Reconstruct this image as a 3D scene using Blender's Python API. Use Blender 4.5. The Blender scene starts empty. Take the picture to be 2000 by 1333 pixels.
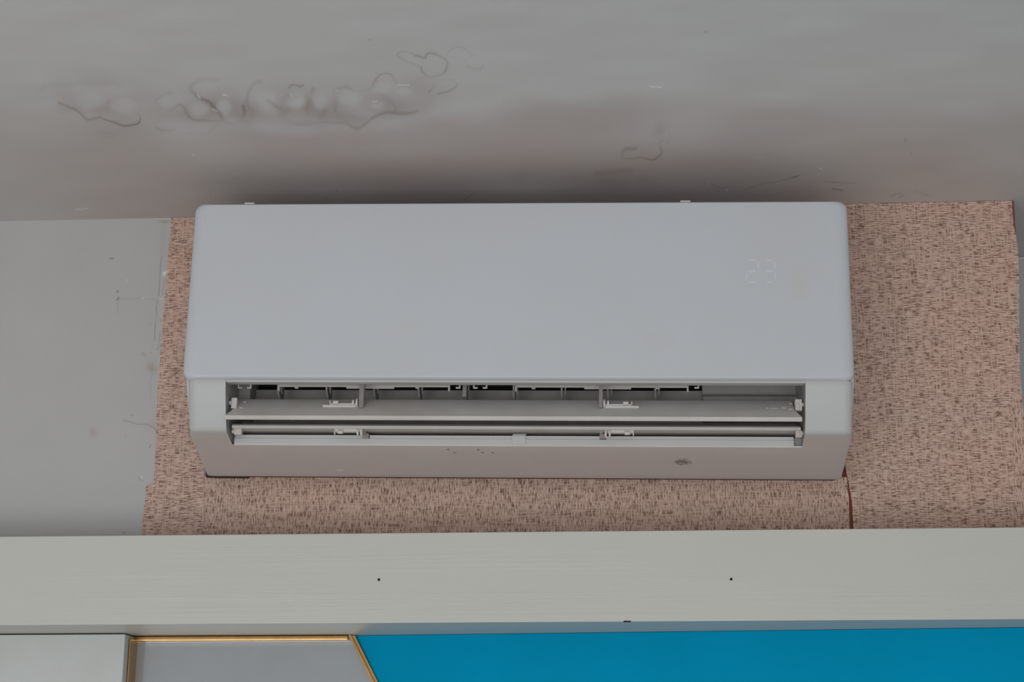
import bpy, bmesh, math, random
import numpy as np
from mathutils import Vector, Matrix

random.seed(7)
SC = bpy.context.scene
COL = SC.collection

# ------------------------------------------------------------------ camera
F_PX, W_PX, H_PX = 3060.0, 2000.0, 1333.0
PITCH, YAW = math.radians(16.0), math.radians(3.3)
CAM = Vector((0.12, -2.25, 1.55))
cam_data = bpy.data.cameras.new('camera')
cam_data.sensor_width = 36.0
cam_data.lens = F_PX / W_PX * 36.0
cam_data.clip_start = 0.05
cam = bpy.data.objects.new('camera', cam_data)
cam.location = CAM
cam.rotation_euler = (math.pi / 2 + PITCH, 0, YAW)
COL.objects.link(cam)
SC.camera = cam

# ------------------------------------------------------------------ world and light
world = bpy.data.worlds.new('world')
SC.world = world
world.use_nodes = True
bg = world.node_tree.nodes['Background']
bg.inputs[0].default_value = (0.93, 0.97, 1.0, 1)
bg.inputs[1].default_value = 0.62


def area_light(name, loc, target, size_x, size_y, power, color):
    d = bpy.data.lights.new(name, 'AREA')
    d.shape = 'RECTANGLE'
    d.size, d.size_y = size_x, size_y
    d.energy = power
    d.color = color
    o = bpy.data.objects.new(name, d)
    o.location = loc
    o.rotation_euler = (Vector(target) - Vector(loc)).to_track_quat('-Z', 'Y').to_euler()
    COL.objects.link(o)
    return o


# added low front lamp that evens out the light; no window known there
area_light('added_front_light', (-0.5, -3.7, 0.85), (0, 0, 2.1), 3.4, 1.5, 62, (0.97, 0.985, 1.0))

SC.view_settings.view_transform = 'Standard'
SC.view_settings.look = 'None'
SC.view_settings.gamma = 1.0
SC.view_settings.exposure = -0.44
SC.view_settings.use_curve_mapping = False

# ------------------------------------------------------------------ helpers
CR = np.array((Matrix.Rotation(YAW, 3, 'Z') @ Matrix.Rotation(math.pi / 2 + PITCH, 3, 'X')))
CL = np.array(CAM)


def on_plane(px, py, axis, val):
    """photograph pixel -> point in metres on the plane axis = val"""
    d = CR @ np.array(((px - W_PX / 2) / F_PX, (H_PX / 2 - py) / F_PX, -1.0))
    return CL + d * ((val - CL[axis]) / d[axis])


def wall_xz(px, py, y=0.0):
    p = on_plane(px, py, 1, y)
    return float(p[0]), float(p[2])


def to_px(P):
    q = (P - CL) @ CR
    return W_PX / 2 - F_PX * q[:, 0] / q[:, 2], H_PX / 2 + F_PX * q[:, 1] / q[:, 2]


def srgb(r, g, b):
    f = lambda c: (c / 255 / 12.92) if c / 255 <= 0.04045 else ((c / 255 + 0.055) / 1.055) ** 2.4
    return (f(r), f(g), f(b), 1)


class NT:
    """tiny node-tree wrapper"""
    def __init__(s, name):
        s.m = bpy.data.materials.new(name)
        s.m.use_nodes = True
        s.t = s.m.node_tree
        s.b = s.t.nodes['Principled BSDF']

    def n(s, kind, **kw):
        nd = s.t.nodes.new('ShaderNode' + kind)
        for k, v in kw.items():
            if k.startswith('i_'):
                key = k[2:]
                nd.inputs[int(key) if key.isdigit() else key].default_value = v
            else:
                setattr(nd, k, v)
        return nd

    def l(s, a, b):
        s.t.links.new(a, b)

    def coords(s, scale=(1, 1, 1), rot=(0, 0, 0), loc=(0, 0, 0)):
        tc = s.n('TexCoord')
        mp = s.n('Mapping')
        mp.inputs['Scale'].default_value = scale
        mp.inputs['Rotation'].default_value = rot
        mp.inputs['Location'].default_value = loc
        s.l(tc.outputs['Object'], mp.inputs['Vector'])
        return mp.outputs['Vector']

    def noise(s, vec, scale, detail=3, rough=0.55, dist=0.0):
        nd = s.n('TexNoise', i_Scale=scale, i_Detail=detail, i_Roughness=rough, i_Distortion=dist)
        s.l(vec, nd.inputs['Vector'])
        return nd.outputs['Fac']

    def rng(s, fac, a, b, c=0.0, d=1.0):
        nd = s.n('MapRange')
        nd.inputs[1].default_value, nd.inputs[2].default_value = a, b
        nd.inputs[3].default_value, nd.inputs[4].default_value = c, d
        s.l(fac, nd.inputs[0])
        return nd.outputs[0]

    def math(s, op, a, b):
        nd = s.n('Math', operation=op)
        for i, v in enumerate((a, b)):
            if isinstance(v, (int, float)):
                nd.inputs[i].default_value = v
            else:
                s.l(v, nd.inputs[i])
        return nd.outputs[0]

    def mix(s, fac, a, b, blend='MIX'):
        nd = s.n('Mix', data_type='RGBA', blend_type=blend)
        for i, v in ((0, fac), (6, a), (7, b)):
            if isinstance(v, (int, float, tuple)):
                nd.inputs[i].default_value = v
            else:
                s.l(v, nd.inputs[i])
        return nd.outputs[2]

    def bump(s, height, strength=0.3, dist=0.001):
        nd = s.n('Bump', i_Strength=strength, i_Distance=dist)
        s.l(height, nd.inputs['Height'])
        s.l(nd.outputs[0], s.b.inputs['Normal'])

    def attr(s, name):
        nd = s.n('Attribute', attribute_name=name)
        sp = s.n('SeparateColor')
        s.l(nd.outputs['Color'], sp.inputs[0])
        return sp.outputs

    def done(s, color=None, rough=0.5, spec=0.5, metal=0.0):
        if color is not None:
            if isinstance(color, tuple):
                s.b.inputs['Base Color'].default_value = color
            else:
                s.l(color, s.b.inputs['Base Color'])
        s.b.inputs['Roughness'].default_value = rough
        s.b.inputs['Specular IOR Level'].default_value = spec
        s.b.inputs['Metallic'].default_value = metal
        return s.m


def plain(name, color, rough=0.45, spec=0.4, metal=0.0, dirt=0.06, dirt_scale=14.0):
    t = NT(name)
    v = t.coords()
    f = t.rng(t.noise(v, dirt_scale, 5), 0.35, 0.7)
    c2 = tuple(x * (1 - dirt) * k for x, k in zip(color[:3], (1, 0.975, 0.95))) + (1,)
    return t.done(t.mix(f, color, c2), rough, spec, metal)


# ------------------------------------------------------------------ materials
def paper_material(name, vertical):
    t = NT(name)
    rot = (0, math.pi / 2, 0) if vertical else (0, 0, 0)
    tc = t.n('TexCoord')
    mr = t.n('Mapping')
    mr.inputs['Rotation'].default_value = rot
    t.l(tc.outputs['Object'], mr.inputs['Vector'])

    def stretched(sx, sz, loc=(0, 0, 0)):
        mp = t.n('Mapping')
        mp.inputs['Scale'].default_value = (sx, 1, sz)
        mp.inputs['Location'].default_value = loc
        t.l(mr.outputs['Vector'], mp.inputs['Vector'])
        return mp.outputs['Vector']
    dash = t.noise(stretched(84, 560), 1.0, 2, 0.6, 0.1)
    dash2 = t.noise(stretched(190, 850, (3, 0, 5)), 1.0, 2, 0.5)
    fib = t.noise(stretched(430, 30, (9, 0, 2)), 1.0, 2, 0.5, 0.1)
    band = t.noise(stretched(40, 130, (1, 0, 7)), 1.0, 3, 0.5)
    s1 = t.math('ADD', t.math('MULTIPLY', dash, 0.68), t.math('MULTIPLY', dash2, 0.32))
    s3 = t.math('ADD', s1, t.math('MULTIPLY', t.math('SUBTRACT', band, 0.5), 0.20))
    gate = t.rng(fib, 0.40, 0.49)
    inkv = t.math('MULTIPLY', t.rng(s3, 0.485, 0.590), gate)
    tone = t.rng(t.noise(t.coords(), 5.0, 4), 0.3, 0.7)
    pale = t.mix(tone, (0.75, 0.52, 0.425, 1), (0.70, 0.51, 0.43, 1))
    mid = t.mix(tone, (0.625, 0.42, 0.335, 1), (0.585, 0.415, 0.345, 1))
    dark_ = t.mix(tone, (0.225, 0.118, 0.084, 1), (0.21, 0.122, 0.094, 1))
    col = t.mix(t.rng(s3, 0.40, 0.47), pale, mid)
    col = t.mix(inkv, col, dark_)
    s3 = t.math('MULTIPLY', inkv, -1.0)
    t.bump(s3, 0.35, 0.0006)
    return t.done(col, 0.75, 0.2)


M_PAPER = paper_material('woven_wallpaper', False)
M_PAPER_V = paper_material('woven_wallpaper_upright', True)
M_BACKING = plain('torn_paper_backing', (0.22, 0.075, 0.05, 1), 0.9, 0.1, 0, 0.3, 60)

# painted ceiling with damp stains held in the mesh attribute "stain"
t = NT('ceiling_paint')
a = t.attr('stain')
v = t.coords()
mott = t.rng(t.noise(v, 6.0, 6, 0.6), 0.3, 0.7)
base = t.mix(mott, (0.66, 0.655, 0.65, 1), (0.62, 0.613, 0.608, 1))
pinkn = t.rng(t.noise(v, 9.0, 5, 0.6), 0.36, 0.66, 0.45, 1.0)
pink = t.mix(pinkn, (0.525, 0.497, 0.492, 1), (0.545, 0.475, 0.452, 1))
c1 = t.mix(a[1], base, pink)
c2 = t.mix(a[0], c1, (0.19, 0.130, 0.100, 1))
c3 = t.mix(a[2], c2, (0.92, 0.9, 0.84, 1))
hgt = t.math('ADD', t.noise(v, 160.0, 3), t.math('MULTIPLY', a[0], -1.2))
t.bump(hgt, 0.15, 0.0006)
M_CEIL = t.done(c3, 0.65, 0.25)

# painted wall with scuffs
t = NT('wall_paint')
a = t.attr('stain')
v = t.coords()
mott = t.rng(t.noise(v, 7.0, 6, 0.6), 0.3, 0.7)
base = t.mix(mott, (0.515, 0.51, 0.50, 1), (0.49, 0.485, 0.478, 1))
c1 = t.mix(a[1], base, (0.36, 0.27, 0.20, 1))
c2 = t.mix(a[0], c1, (0.13, 0.11, 0.095, 1))
c3 = t.mix(a[2], c2, (0.85, 0.83, 0.79, 1))
hgt = t.math('ADD', t.noise(v, 120.0, 3), t.math('MULTIPLY', a[0], -1.5))
t.bump(hgt, 0.2, 0.0007)
M_WALL = t.done(c3, 0.6, 0.3)

# brushed gloss paint on the beam
t = NT('beam_gloss_paint')
v = t.coords((3.5, 300, 300))
br = t.noise(v, 1.0, 4, 0.6)
m2 = t.rng(t.noise(t.coords(), 4.0, 5), 0.3, 0.7)
base = t.mix(m2, (0.59, 0.587, 0.54, 1), (0.57, 0.57, 0.527, 1))
patch = t.rng(t.noise(t.coords((2.0, 9, 22)), 1.0, 3), 0.46, 0.66, 0.12, 1.0)
t.bump(t.math('MULTIPLY', br, patch), 0.5, 0.0013)
M_BEAM = t.done(base, 0.42, 0.45)

M_WHITEBOARD = plain('white_laminate', (0.575, 0.605, 0.597, 1), 0.35, 0.4, 0, 0.04)
M_BLUE = plain('blue_laminate', (0.0, 0.325, 0.575, 1), 0.5, 0.02, 0, 0.05, 6)
M_GOLD = plain('brushed_gold', (0.50, 0.30, 0.125, 1), 0.22, 0.5, 1.0, 0.15, 40)
M_GLASS = plain('grey_back_painted_glass', (0.43, 0.458, 0.477, 1), 0.07, 0.8, 0.3, 0.04)
M_FLOOR = plain('floor_tile', (0.70, 0.64, 0.58, 1), 0.4, 0.4)
M_HOLE = plain('nail_hole', (0.04, 0.03, 0.025, 1), 0.8, 0.1)

t = NT('gloss_white_plastic')
v = t.coords()
f = t.rng(t.noise(v, 5.0, 5), 0.35, 0.7)
col = t.mix(f, (0.60, 0.627, 0.662, 1), (0.592, 0.610, 0.640, 1))
for su, sz, rx, rz, k in ((0.3865, 0.248, 0.017, 0.022, 0.42), (0.409, 0.268, 0.012, 0.016, 0.2), (-0.150, 0.185, 0.022, 0.010, 0.2), (0.197, 0.167, 0.02, 0.014, 0.16)):
    mp = t.n('Mapping')                       # yellowed smudges on the gloss
    mp.inputs['Location'].default_value = (-su / rx, 0, -sz / rz)
    mp.inputs['Scale'].default_value = (1 / rx, 0, 1 / rz)
    t.l(v, mp.inputs['Vector'])
    ln = t.n('VectorMath', operation='LENGTH')
    t.l(mp.outputs[0], ln.inputs[0])
    col = t.mix(t.math('MULTIPLY', t.rng(ln.outputs['Value'], 1.25, 0.3), k), col, (0.60, 0.585, 0.53, 1))
M_PANEL = t.done(col, 0.22, 0.5)
M_COVER = plain('satin_white_plastic', (0.60, 0.61, 0.605, 1), 0.38, 0.4, 0, 0.05, 10)
M_INNER = plain('grey_duct_plastic', (0.40, 0.385, 0.378, 1), 0.5, 0.3, 0, 0.15, 30)
M_LOUVER = plain('louver_plastic', (0.63, 0.605, 0.575, 1), 0.4, 0.4, 0, 0.10, 20)
M_SMALL = plain('pale_plastic', (0.66, 0.64, 0.61, 1), 0.4, 0.4, 0, 0.05, 40)
M_ARM = plain('grey_plastic', (0.33, 0.31, 0.295, 1), 0.45, 0.4, 0, 0.1, 40)
M_DARK = plain('void_shade_black', (0.025, 0.022, 0.022, 1), 0.7, 0.2, 0, 0.1, 20)
M_BLACK = plain('gap_shade_black', (0.05, 0.045, 0.045, 1), 0.6, 0.2, 0, 0.1, 20)

# cover: same white plastic with a dusty film with warm floor bounce painted in, and brown specks on its underside, seated in object space
t = NT('dusty_bounce_tint_plastic')
v = t.coords()
sep = t.n('SeparateXYZ')
t.l(v, sep.inputs[0])
under = t.rng(sep.outputs['Z'], 0.046, 0.040)
film = t.rng(t.noise(v, 11.0, 6, 0.6), 0.25, 0.7, 0.5, 1.0)
dust_bounce = t.math('MULTIPLY', under, film)
col = t.mix(dust_bounce, (0.525, 0.535, 0.53, 1), (0.60, 0.51, 0.475, 1))


def spot(col, u, y, r, sx=1.0, colr=(0.16, 0.11, 0.085, 1), rag=0.006, strength=0.8):
    mp = t.n('Mapping', vector_type='POINT')
    mp.inputs['Location'].default_value = (-u / (r * sx), -y / r, 0)
    mp.inputs['Scale'].default_value = (1 / (r * sx), 1 / r, 0)
    t.l(v, mp.inputs['Vector'])
    ln = t.n('VectorMath', operation='LENGTH')
    t.l(mp.outputs[0], ln.inputs[0])
    nz = t.noise(v, 260.0, 3, 0.7)
    d = t.math('ADD', ln.outputs['Value'], t.math('MULTIPLY', t.math('SUBTRACT', nz, 0.5), 3.2))
    f = t.math('MULTIPLY', t.math('MULTIPLY', t.rng(d, 1.0, 0.5), under), strength)
    return t.mix(f, col, colr)


col = spot(col, 0.231, -0.078, 0.0085, 1.5)
for (su, sy) in ((-0.097, -0.108), (-0.089, -0.1005), (-0.055, -0.108), (-0.0495, -0.1005), (-0.035, -0.1005)):
    col = spot(col, su, sy, 0.0022, 1.3)
M_COVER_DUSTY_BOUNCE = t.done(col, 0.4, 0.4)

t = NT('display_glow')
t.b.inputs['Emission Color'].default_value = (0.80, 0.85, 1.0, 1)
t.b.inputs['Emission Strength'].default_value = 0.06
M_GLOW = t.done((0.60, 0.625, 0.68, 1), 0.3, 0.4)


# ------------------------------------------------------------------ mesh helpers
def obj(name, bm, mat, parent=None, smooth=35, recalc=True):
    if recalc:
        bmesh.ops.recalc_face_normals(bm, faces=bm.faces)
    me = bpy.data.meshes.new(name)
    bm.to_mesh(me)
    bm.free()
    me.materials.append(mat)
    if smooth:
        me.polygons.foreach_set('use_smooth', [True] * len(me.polygons))
        me.set_sharp_from_angle(angle=math.radians(smooth))
    o = bpy.data.objects.new(name, me)
    COL.objects.link(o)
    if smooth:
        wn = o.modifiers.new('weighted_normals', 'WEIGHTED_NORMAL')
        wn.keep_sharp = True
    if parent:
        o.parent = parent
    return o


def tag(o, label, cat, group=None):
    o['label'] = label
    o['category'] = cat
    if group:
        o['group'] = group
    return o


def struct(o, label=None):
    o['kind'] = 'structure'
    if label:
        o['label'] = label
    return o


def box(bm, x0, x1, y0, y1, z0, z1, bev=0.0, seg=2):
    m = Matrix.Translation(((x0 + x1) / 2, (y0 + y1) / 2, (z0 + z1) / 2)) @ \
        Matrix.Diagonal((x1 - x0, y1 - y0, z1 - z0, 1))
    r = bmesh.ops.create_cube(bm, size=1.0, matrix=m)
    vs = r['verts']
    if bev > 0:
        es = list({e for v_ in vs for e in v_.link_edges})
        bmesh.ops.bevel(bm, geom=es, offset=bev, segments=seg, affect='EDGES', profile=0.5)
    return bm


def prism(bm, prof, x0, x1, y_sign=-1, taper=None):
    """closed (depth, height) profile extruded along x; taper: per-vertex pull-in at both ends"""
    tp = taper or [0] * len(prof)
    A = [bm.verts.new((x0 + k, y_sign * d, w)) for (d, w), k in zip(prof, tp)]
    B = [bm.verts.new((x1 - k, y_sign * d, w)) for (d, w), k in zip(prof, tp)]
    n = len(prof)
    for i in range(n):
        j = (i + 1) % n
        bm.faces.new((A[i], A[j], B[j], B[i]))
    bm.faces.new(A)
    bm.faces.new(B[::-1])
    return bm


def slab(bm, pts, y_front, y_back):
    """polygon in the wall plane (x, z) given real thickness"""
    A = [bm.verts.new((x, y_front, z)) for x, z in pts]
    B = [bm.verts.new((x, y_back, z)) for x, z in pts]
    n = len(pts)
    for i in range(n):
        j = (i + 1) % n
        bm.faces.new((A[i], A[j], B[j], B[i]))
    bm.faces.new(A)
    bm.faces.new(B[::-1])
    return bm


def cyl(bm, p0, p1, r, seg=12):
    p0, p1 = Vector(p0), Vector(p1)
    d = p1 - p0
    m = Matrix.Translation((p0 + p1) / 2) @ d.to_track_quat('Z', 'Y').to_matrix().to_4x4()
    bmesh.ops.create_cone(bm, cap_ends=True, segments=seg, radius1=r, radius2=r, depth=d.length, matrix=m)
    return bm


def seg_field(PX, PY, poly, width):
    """soft line of given half width (pixels of the photograph) along a polyline"""
    best = np.full(PX.shape, 1e9)
    for (x0, y0), (x1, y1) in zip(poly[:-1], poly[1:]):
        dx, dy = x1 - x0, y1 - y0
        L2 = dx * dx + dy * dy + 1e-9
        s = np.clip(((PX - x0) * dx + (PY - y0) * dy) / L2, 0, 1)
        best = np.minimum(best, (PX - x0 - s * dx) ** 2 + (PY - y0 - s * dy) ** 2)
    return np.exp(-best / (width * width))


def blob(PX, PY, x, y, rx, ry):
    return np.exp(-(((PX - x) / rx) ** 2 + ((PY - y) / ry) ** 2))


def lattice(X, Y, seed, k=7):
    """cheap smooth value noise in [-1, 1]"""
    rs = np.random.RandomState(seed)
    out = np.zeros(X.shape)
    for i in range(k):
        a_, b_ = rs.uniform(-1, 1, 2)
        n_ = math.hypot(a_, b_)
        fr = rs.uniform(0.6, 2.2)
        out += np.sin((a_ * X + b_ * Y) / n_ * fr + rs.uniform(0, 6.28))
    return out / math.sqrt(k) * 0.9


def grid_object(name, P, nu, nv, stain, mat, flip=False):
    idx = np.arange(nu * nv).reshape(nv, nu)
    q = np.stack([idx[:-1, :-1], idx[:-1, 1:], idx[1:, 1:], idx[1:, :-1]], -1).reshape(-1, 4)
    if flip:
        q = q[:, ::-1]
    me = bpy.data.meshes.new(name)
    me.vertices.add(len(P))
    me.vertices.foreach_set('co', P.astype(np.float32).ravel())
    me.loops.add(q.size)
    me.loops.foreach_set('vertex_index', q.astype(np.int32).ravel())
    me.polygons.add(len(q))
    me.polygons.foreach_set('loop_start', np.arange(0, q.size, 4, dtype=np.int32))
    me.update(calc_edges=True)
    at = me.attributes.new('stain', 'FLOAT_COLOR', 'POINT')
    at.data.foreach_set('color', stain.astype(np.float32).ravel())
    me.materials.append(mat)
    o = bpy.data.objects.new(name, me)
    COL.objects.link(o)
    return o


# ------------------------------------------------------------------ the setting
ZC = 2.404                       # ceiling height
PIER_X = 0.733                   # right edge of the wall that carries the unit
RECESS_Y = 0.27


def zoomed(x0, y0, k, pts):
    return [(x0 + k * x, y0 + k * y) for x, y in pts]


# ceiling: fine mesh where the stains are
gx = np.concatenate([np.linspace(-3, -0.83, 6)[:-1], np.linspace(-0.83, 0.83, 1000), np.linspace(0.83, 3, 6)[1:]])
gy = np.concatenate([np.linspace(-4.2, -0.72, 8)[:-1], np.linspace(-0.72, 0.0, 230), np.linspace(0, RECESS_Y, 4)[1:]])
GX, GY = np.meshgrid(gx, gy)
P = np.stack([GX.ravel(), GY.ravel(), np.full(GX.size, ZC)], 1)
safe = P.copy()
safe[:, 1] = np.maximum(safe[:, 1], -0.9)
PX, PY = to_px(safe)
wob = 0.5
PXw = PX + 1.4 * lattice(PX / 11, PY / 11, 1)
PYw = PY + 1.4 * lattice(PX / 11, PY / 11, 2)
Z1 = lambda p: zoomed(80, 130, 0.22, p)
Z2 = lambda p: zoomed(480, 80, 0.24, p)
Z3 = lambda p: zoomed(1150, 180, 0.18, p)
Z4 = lambda p: zoomed(1000, 0, 0.5, p)
dark = np.zeros(GX.size)
LINES = [  # polyline, half width, strength
    (Z1([(160, 330), (240, 355), (330, 400), (400, 455), (450, 465), (530, 450)]), 2.6, .40),
    (Z1([(530, 450), (580, 478), (650, 490), (740, 527), (860, 522), (885, 470), (880, 440), (830, 405)]), 1.5, .48),
    (Z1([(1050, 360), (1100, 385), (1160, 390), (1200, 370), (1235, 335), (1275, 365), (1290, 420), (1340, 465), (1420, 475), (1500, 490), (1590, 490)]), 2.2, .32),
    (Z1([(1050, 360), (1000, 310), (1050, 255), (1150, 230)]), 3.5, .16),
    (Z1([(1370, 240), (1420, 295), (1490, 310), (1530, 370), (1590, 430), (1610, 490), (1690, 510), (1770, 490), (1810, 430), (1800, 350)]), 3.6, .36),
    (Z1([(1370, 240), (1310, 190), (1370, 140), (1440, 110), (1530, 105), (1580, 125)]), 3.6, .26),
    (Z1([(1310, 605), (1400, 600), (1500, 590), (1530, 540), (1580, 510)]), 2.0, .28),
    (Z1([(1030, 540), (1080, 575), (1180, 565)]), 2.6, .18),
    (Z1([(1850, 400), (1830, 300), (1850, 210), (1880, 160), (1960, 135)]), 3.6, .22),
    (Z1([(480, 615), (560, 585), (680, 620), (620, 640), (540, 620)]), 2.5, .10),
    (Z1([(0, 200), (60, 150), (160, 170), (300, 140), (500, 170), (640, 150), (780, 210), (860, 330), (880, 420)]), 6.0, .07),
    (Z2([(1375, 120), (1420, 130), (1465, 152), (1465, 110), (1500, 97), (1550, 105), (1590, 130), (1625, 150), (1640, 180), (1630, 220), (1600, 260), (1565, 285), (1520, 293), (1470, 285), (1435, 255), (1425, 215)]), 1.3, .62),
    (Z2([(1375, 120), (1350, 95), (1290, 80), (1220, 100), (1250, 135), (1300, 160), (1380, 195), (1425, 215)]), 1.8, .18),
    (Z2([(1045, 350), (1060, 305), (1100, 270), (1150, 262), (1195, 280), (1210, 315), (1235, 345), (1225, 367), (1280, 366), (1340, 364)]), 1.6, .55),
    (Z2([(1340, 360), (1370, 320), (1430, 300), (1500, 295), (1540, 320), (1535, 380), (1500, 410)]), 1.8, .22),
    (Z2([(1560, 320), (1640, 305), (1690, 320), (1725, 365), (1690, 395), (1620, 420), (1570, 435)]), 1.7, .28),
    (Z2([(1720, 155), (1650, 130), (1640, 100), (1680, 65), (1740, 50), (1800, 75), (1850, 115), (1910, 125), (1945, 165), (1930, 220), (1860, 225), (1800, 210), (1790, 150), (1850, 122)]), 1.2, .24),
    (Z2([(180, 485), (230, 520), (300, 570), (340, 640), (400, 680), (480, 685), (560, 670), (640, 650), (720, 670), (800, 660), (900, 705), (960, 690), (1020, 630), (1080, 600), (1180, 575), (1280, 600), (1390, 575)]), 4.2, .34),
    (Z2([(300, 590), (420, 640), (560, 640), (700, 620), (850, 620), (960, 640)]), 10, .22),
    (Z2([(550, 400), (500, 500), (500, 600)]), 4.5, .22),
    (Z2([(735, 410), (720, 480), (730, 580)]), 4, .26),
    (Z2([(740, 390), (820, 370), (890, 420), (960, 400), (1010, 400), (1040, 360)]), 3.5, .22),
    (Z2([(640, 580), (600, 630)]), 7, .34), (Z2([(290, 550), (320, 590)]), 7, .34),
    (Z2([(1100, 450), (1180, 480), (1220, 560)]), 4, .22),
    (Z2([(345, 385), (360, 365), (400, 365), (440, 376), (460, 360)]), 1.8, .34),
    (Z2([(0, 490), (40, 400), (70, 340), (130, 325)]), 3.4, .2),
    (Z2([(0, 500), (60, 580), (40, 660)]), 5, .18),
    (Z2([(340, 440), (400, 455)]), 3, .4), (Z2([(1020, 505), (1075, 503)]), 2, .35), (Z2([(720, 400), (745, 420)]), 2.5, .3),
    (Z3([(360, 690), (375, 635), (420, 610), (510, 605)]), 3.6, .28),
    (Z3([(370, 710), (450, 718), (560, 708), (640, 730), (700, 738), (750, 700), (790, 655), (770, 600), (755, 550), (800, 530)]), 1.9, .42),
    (Z3([(430, 612), (510, 610)]), 3, .35), (Z3([(760, 390), (820, 400)]), 5, .26), (Z3([(870, 440), (885, 500), (850, 545)]), 3, .22),
    (Z3([(100, 880), (250, 860), (450, 850)]), 5, .2), (Z3([(150, 980), (400, 990)]), 9, .2), (Z3([(550, 980), (700, 990)]), 10, .18),
    (Z4([(780, 720), (830, 738), (855, 748)]), 1.0, .5), (Z4([(910, 745), (950, 720), (1050, 705), (1110, 690)]), 1.2, .38),
    (Z4([(1095, 692), (1120, 687)]), 1.2, .75), (Z4([(1220, 710), (1340, 716)]), 1.2, .3), (Z4([(1250, 735), (1290, 745)]), 1.2, .5),
    (Z4([(1480, 770), (1500, 755), (1530, 762), (1510, 775)]), 1.6, .3), (Z4([(1580, 745), (1640, 770)]), 1.5, .22),
    (Z4([(1535, 545), (1539, 556)]), 1.2, .45), (Z4([(1560, 595), (1565, 601)]), 1.0, .4), (Z4([(757, 123), (760, 124)]), 1.2, .6),
    ([(905, 391), (918, 383), (928, 374)], 1.0, .45), ([(657, 376), (659, 371)], 1.4, .6), ([(412, 378), (413, 373)], 1.2, .5),
    ([(636, 385), (641, 388), (637, 391)], 1.0, .45), ([(721, 76), (722, 78)], 1.3, .6), ([(460, 50), (461, 51)], 1.0, .3),
    ([(596, 344), (598, 345)], 1.2, .5), ([(1378, 357), (1379, 358)], 1.2, .6),
]


def smooth_line(p):
    for _ in range(2):
        q = [p[0]]
        for (x0, y0), (x1, y1) in zip(p[:-1], p[1:]):
            q += [(x0 * .75 + x1 * .25, y0 * .75 + y1 * .25), (x0 * .25 + x1 * .75, y0 * .25 + y1 * .75)]
        p = q + [p[-1]]
    return p


halo = np.zeros(GX.size)
vary = np.clip(0.72 + 0.45 * lattice(PX / 26, PY / 14, 5), 0.15, 1.25)
for poly, w, s in LINES:
    if len(poly) > 2:
        poly = smooth_line(poly)
    fld = seg_field(PXw, PYw, poly, w)
    dark = np.maximum(dark, s * fld)
    if len(poly) > 2 and w < 6:
        halo = np.maximum(halo, s * np.exp(-(-np.log(np.maximum(fld, 1e-30))) * w * w / (11.0 ** 2)))
dark *= vary
for x, y, rx, ry, s in ((556, 219, 14, 12, .26), (628, 232, 22, 12, .26), (600, 240, 50, 8, .2), (690, 236, 34, 10, .22), (735, 222, 22, 9, .2), (495, 218, 12, 14, .18),
                        (566, 190, 10, 9, .16), (600, 205, 8, 18, .14), (655, 200, 6, 20, .16), (770, 205, 24, 10, .14), (480, 238, 14, 8, .16), (1290, 255, 12, 20, .12),
                        (1205, 360, 45, 12, .14), (1262, 355, 22, 14, .14), (1250, 292, 18, 8, .12), (1020, 345, 30, 14, .10)):
    dark = np.maximum(dark, s * blob(PXw, PYw, x, y, rx, ry) * np.clip(0.8 + 0.5 * lattice(PX / 15, PY / 9, 31), 0, 1.3))
dark = np.clip(dark + 0.16 * halo * vary, 0, 1)
# broad damp discoloration towards the wall, with its own ragged edge
edge = 178 + 16 * lattice(PX / 190, PY / 60, 11) + 12 * lattice(PX / 55, PY / 30, 12) + 0.012 * np.abs(PX - 1050)
edge = edge + 30 * np.exp(-((PX - 650) / 260) ** 2)
damp = np.clip((PY - edge) / 62, 0, 1)
damp = damp * damp * (3 - 2 * damp)
damp *= 0.80 + 0.20 * lattice(PX / 80, PY / 40, 13)
damp *= 1 - 0.35 * np.clip((-PX + 300) / 300, 0, 1)
damp *= 1 - 0.50 * np.clip((PX - 1450) / 300, 0, 1)
damp *= 1 + 0.3 * np.exp(-((PX - 1050) / 420) ** 2)
band = 0.75 * seg_field(PX, PY, [(150, 190), (320, 215), (480, 215), (640, 215), (760, 205), (830, 190)], 42) * (0.6 + 0.4 * lattice(PX / 24, PY / 18, 14))
for x, y, rx, ry, s in ((1290, 250, 26, 36, .8), (1300, 272, 14, 22, .6), (1200, 220, 60, 26, .5), (1480, 355, 90, 22, .7),
                        (420, 335, 60, 45, .5), (1570, 360, 60, 22, .6), (1780, 300, 150, 80, .25), (640, 270, 60, 30, .35), (1020, 250, 40, 28, .4)):
    band = np.maximum(band, s * blob(PXw, PYw, x, y, rx, ry))
cells = np.zeros(GX.size)
for x, y, rx, ry in ((178, 196, 26, 17), (243, 206, 24, 15), (325, 200, 17, 13), (388, 214, 18, 13), (437, 210, 15, 16), (400, 168, 22, 10), (520, 196, 18, 17),
                     (578, 196, 18, 18), (627, 196, 14, 18), (684, 194, 20, 15), (748, 170, 17, 12), (790, 178, 16, 9), (735, 205, 14, 7)):
    cells = np.maximum(cells, np.exp(-((((PXw - x) / rx) ** 2 + ((PYw - y) / ry) ** 2) ** 2)))
stain_band = seg_field(PX, PY, [(130, 205), (240, 220), (330, 215), (440, 215), (540, 210), (640, 215), (740, 208), (820, 192)], 30)
rim = stain_band * (1 - cells) * np.clip(0.75 + 0.5 * lattice(PX / 30, PY / 16, 41), 0.1, 1.2)
dark = np.clip(dark + 0.15 * rim * np.clip((PX - 120) / 250, 0.25, 1), 0, 1) * (1 - 0.35 * cells)
pinkv = np.clip(np.maximum(np.maximum(damp, band), 0.8 * rim), 0, 1) * (1 - 0.55 * cells)
light = np.zeros(GX.size)
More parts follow.
